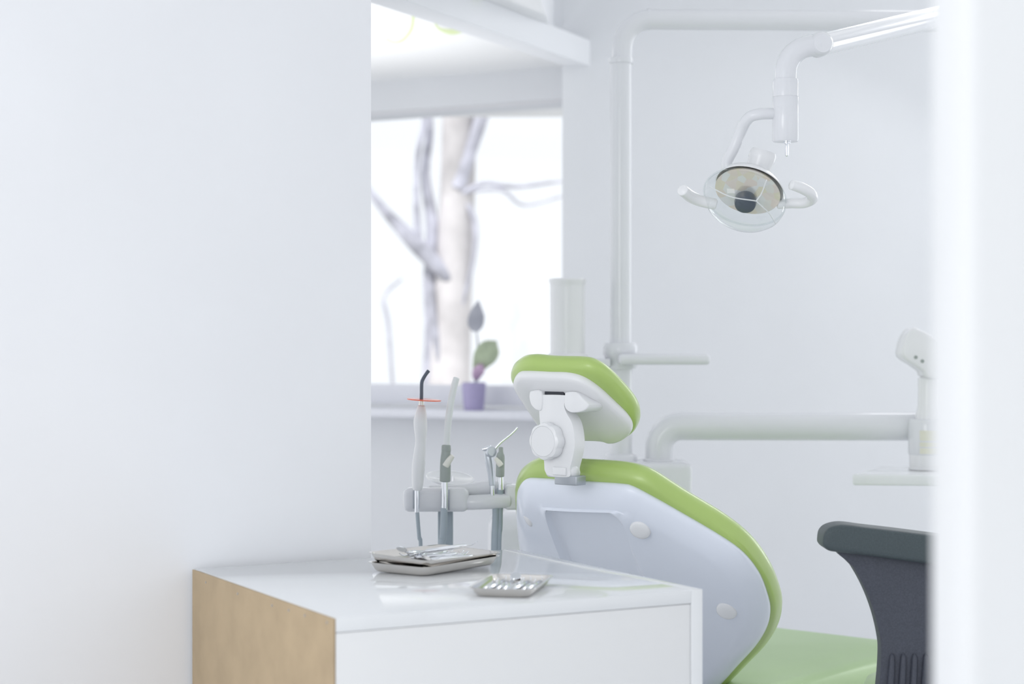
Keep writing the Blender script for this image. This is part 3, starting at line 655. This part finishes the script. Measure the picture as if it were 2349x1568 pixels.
obj('back_knob', lathe([(0.002, -0.02), (27*kl, -0.02), (30*kl, 0.030), (31.5*kl, 0.034), (31.5*kl, 0.046), (29*kl, 0.052), (0.002, 0.053)], kb, kx, 36), M['white'], lamp)
obj('handle', tube([P(1640, 468, LY), P(1606, 460, LY-.005), P(1584, 450, LY-.02), P(1566, 436, LY-.05)], [13*kl, 13.5*kl, 14*kl, 13*kl], 18, 5), M['white'], lamp)
obj('handle', tube([P(1785, 468, LY), P(1812, 466, LY), P(1845, 465, LY-.01), P(1864, 455, LY-.03), P(1858, 442, LY-.06), P(1836, 430, LY-.08), P(1816, 424, LY-.09)], [11*kl, 11.5*kl, 12*kl, 12.5*kl, 12.5*kl, 12.5*kl, 11*kl], 18, 6), M['white'], lamp)

# ---------------------------------------------------------------- instrument holder on the left, with its handpieces
HY = 4.20; kh = HY/F
hold = thing('instrument_holder', 'white instrument holder on a grey post left of the chair', 'instrument holder', V((P(1022, 0, HY+.05).x, HY+0.05, 0)))
hb = pxbox(925, 1076, 1117, 1172, HY+0.03, 0.06, 0.016, 5)
obj('holder_body', hb, M['enamel'], hold)
obj('holder_shoulder', tube([P(985, 1124, HY+.05), P(1060, 1126, HY+.05), P(1120, 1120, HY+.06), P(1172, 1122, HY+.06)], [.012, .017, .019, .016], 20, 5), M['enamel'], hold)
obj('grab_bar', tube([P(1050, 1152, HY+.03), P(1080, 1152, HY+.02), P(1120, 1150, HY+.02), P(1166, 1148, HY+.03)], [.016, .0175, .0175, .017], 22, 4), M['enamel'], hold)
obj('end_block', pxbox(1158, 1206, 1110, 1167, HY+.05, 0.06, 0.008), M['enamel'], hold)
dn = V((0.10, -0.20, 0.97)).normalized()
obj('tray_disc', lathe([(0.002, -.006), (0.050, -.006), (0.0575, -.002), (0.058, .001), (0.055, .0015), (0.052, -.001), (0.002, -.001)], P(1032, 1095, HY+.12), dn, 48), M['lacquer'], hold)
obj('disc_stalk', tube([P(1032, 1099, HY+.12), P(1030, 1135, HY+.06)], 0.012, 16), M['enamel'], hold)
pa = P(1022, 1168, HY+.06)
obj('post', rbox((pa.x, pa.y, pa.z/2), (35*kh, 0.03, pa.z), None, 0.004), M['hose'], hold, label='grey square post')
obj('post_foot', rbox((pa.x, pa.y, 0.012), (0.26, 0.26, 0.024), None, 0.008), M['white'], hold)
for x, y0, y1, w_ in ((951.5, 1124, 1166, 9), (1014, 1122, 1170, 4), (1030, 1122, 1170, 4)):
    obj('slot', pxbox(x-w_/2, x+w_/2, y0, y1, HY-0.0005, 0.006, 0.0008, 2), M['alu'], hold, label='dark slot in the holder front')
IY = HY-0.022; ki = IY/F
def ip(px, py, dy=0): return P(px, py, IY+dy)
def spun(pts, m, name, parent, n=24, dy=0, sub=4):
    """pts: (px centre, py, half width in px)"""
    return obj(name, tube([ip(x, y, dy) for x, y, r in pts], [r*ki for x, y, r in pts], n, sub, 'round'), m, parent)
G_H = 'handpieces in the instrument holder'
cl = thing('curing_light', 'white curing light with bent dark tip and orange disc', 'dental instrument', ip(958, 1175), 0, G_H)
spun([(957, 1122, 10), (958, 1110, 13), (960, 1070, 15), (963, 1035, 13.5), (965, 1010, 12.2), (965, 985, 15), (964.5, 965, 15.5), (966, 945, 12), (966.5, 931, 8.5)], M['white'], 'handle', cl)
spun([(966.5, 933, 6), (966.5, 918, 6)], M['steel'], 'collar', cl, 20, 0, 0)
spun([(966.5, 922, 4.2), (967, 900, 4.2), (967.5, 878, 4.2), (971, 868, 4.2), (977, 858, 4.0), (983, 850, 4.4)], M['rod'], 'light_tip', cl, 16)
obj('glare_disc', lathe([(0.004, -.0008), (0.030, -.0012), (0.0395, -.0012), (0.0395, .0012), (0.030, .0014), (0.004, .0014)], ip(973, 916.5), V((0.06, -0.02, 1)), 40), M['orange'], cl, label='orange glare disc')
spun([(957, 1120, 6), (956.5, 1174, 5.5)], M['chrome'], 'cable_socket', cl, 16, 0, 0)
def hosep(name, pts, r, parent, dy=0):
    q = [ip(x, y, dy) for x, y in pts]; e = q[-1]
    q += [V((e.x-0.004, e.y+0.01, 0.42)), V((e.x, e.y+0.02, 0.2)), V((e.x+0.004, e.y+0.025, 0.03))]
    obj(name, tube(q, r*ki, 14, 6), M['hose'], parent)
hosep('cable', [(957, 1172), (959, 1200), (962, 1235), (965, 1270)], 4.5, cl)
su = thing('saliva_ejector', 'tall white suction tube on a grey valve handle with cream lever', 'dental instrument', ip(1020, 1165), 0, G_H)
spun([(1025, 1025, 7), (1026, 1000, 7.2), (1029, 960, 8), (1035, 918, 8), (1042, 885, 7.6), (1047, 867, 7.4)], M['ejector'], 'suction_tube', su)
spun([(1021, 1102, 12.5), (1021.5, 1080, 12.5), (1022, 1055, 12), (1023, 1036, 10.5), (1023.5, 1032, 11), (1023.5, 1022, 10.5)], M['grip'], 'valve_handle', su)
spun([(1022, 1068, 8), (1028, 1058, 8), (1038, 1045, 5.5)], M['lever'], 'lever', su, 16, -0.008)
spun([(1020.5, 1105, 8), (1019.5, 1168, 7.6)], M['chrome'], 'metal_tube', su, 20, 0, 0)
hosep('hose', [(1019, 1165), (1018, 1200), (1016, 1235), (1013, 1275)], 8, su)
sy = thing('air_water_syringe', 'silver syringe with thin angled nozzle in the holder', 'dental instrument', ip(1127, 1105, .04), 0, G_H)
spun([(1129, 1112, 7), (1126, 1080, 8.5), (1122, 1055, 10), (1117, 1032, 8)], M['silver'], 'body', sy, 20, .04)
obj('head', lathe([(0.001, -.010), (.010, -.010), (.0125, -.006), (.0125, .006), (.010, .010), (.001, .010)], ip(1126, 1036, .03), V((.35, -.9, .1)), 28), M['silver'], sy)
spun([(1133, 1032, 3.6), (1148, 1015, 2.8), (1168, 999, 2.5), (1180, 988, 2.4), (1187, 980, 2.2)], M['chrome'], 'nozzle', sy, 12, .035)
spun([(1107, 1030, 4), (1117, 1028, 5), (1126, 1024, 5)], M['chrome'], 'trigger', sy, 12, .03)
spun([(1129, 1110, 6), (1130, 1140, 6)], M['chrome'], 'metal_tube', sy, 14, .04, 0)
hosep('hose', [(1135, 1140), (1137, 1170), (1136, 1210), (1134, 1265)], 8, sy, .045)
s2 = thing('suction_valve', 'short grey suction valve handle with cream lever, nearest the chair', 'dental instrument', ip(1150, 1118, .02), 0, G_H)
spun([(1147, 1091, 10), (1147.5, 1070, 10), (1148, 1045, 9.5), (1149, 1036, 5.5), (1149, 1026, 5)], M['grip'], 'valve_handle', s2, 24, .015)
spun([(1149, 1067, 6.5), (1144, 1060, 6.5), (1137, 1051, 4.5)], M['lever'], 'lever', s2, 16, .003)
spun([(1149, 1092, 6.5), (1149, 1122, 6.5)], M['chrome'], 'metal_tube', s2, 18, .02, 0)
hosep('hose', [(1148, 1120), (1146, 1170), (1145, 1210), (1142, 1265)], 8, s2, .05)

# ---------------------------------------------------------------- dark stool at the right
SY = 3.60; ks = SY/F
st = thing('dental_stool', 'stool with dark padded body rest beside the door jamb', 'stool', V((0.95, 3.93, 0)))
def sp(px, py, d=0): return P(px, py, SY+d)
pad = [(1889, 1240), (1893, 1222), (1908, 1209), (1940, 1203), (1990, 1209), (2060, 1217), (2130, 1226), (2250, 1242), (2290, 1256), (2296, 1285), (2270, 1305), (2180, 1300), (2110, 1291), (2000, 1276), (1925, 1267), (1902, 1263), (1890, 1252)]
obj('body_rest', prism(crom([sp(x, y, -0.04) for x, y in pad], 4, True), V((0.0, 0.085, 0)), 0.014, 5), M['darkpad'], st, 60)
stem = [(1926, 1258), (1957, 1299), (1985, 1350), (2006, 1405), (2019, 1460), (2022, 1500), (2016, 1580), (2000, 1700), (2180, 1700), (2170, 1580), (2166, 1500), (2175, 1440), (2200, 1370), (2240, 1300), (2262, 1290), (2100, 1280)]
so_ = obj('support', prism(crom([sp(x, y, -0.012) for x, y in stem], 4, True), V((0.0, 0.04, 0)), 0.006, 3), M['dark'], st, 50)
for x in (2045, 2071, 2097, 2123):
    obj('rib', tube([sp(x, 1498, -0.012), sp(x+1, 1515, -0.014), sp(x-4, 1600, -0.014), sp(x-8, 1680, -0.012)], [0.0015, 0.006, 0.007, 0.004], 10, 4), M['dark'], so_)
sz = 0.527; sc2 = V((0.952, 3.90, 0))
obj('seat', lathe([(0.05, sz-0.075), (0.175, sz-0.072), (0.19, sz-0.055), (0.192, sz-0.03), (0.183, sz-0.010), (0.15, sz), (0.08, sz-0.004), (0.004, sz-0.006)], sc2, n=48), M['palegreen'], st, 60)
obj('support_foot', rbox((0.90, 3.72, 0.425), (0.10, 0.30, 0.03), None, 0.008), M['dark'], st)
obj('gas_column', lathe([(0.004, 0.08), (0.028, 0.08), (0.028, 0.28), (0.018, 0.285), (0.018, 0.455), (0.004, 0.455)], sc2, n=24), M['chrome'], st)
for i in range(5):
    a = math.radians(72*i+20); d = V((math.cos(a), math.sin(a), 0)); e = sc2+d*0.25
    lgo = obj('leg', tube([sc2+V((0, 0, 0.10)), sc2+d*0.12+V((0, 0, .092)), e+V((0, 0, 0.068))], [.024, .020, .014], 14, 4), M['chrome'], st)
    obj('caster', lathe([(0.004, -.012), (.024, -.012), (.027, -.008), (.027, .008), (.024, .012), (.004, .012)], e+V((0, 0, 0.0275)), V((-d.y, d.x, 0)), 24), M['dark'], lgo)
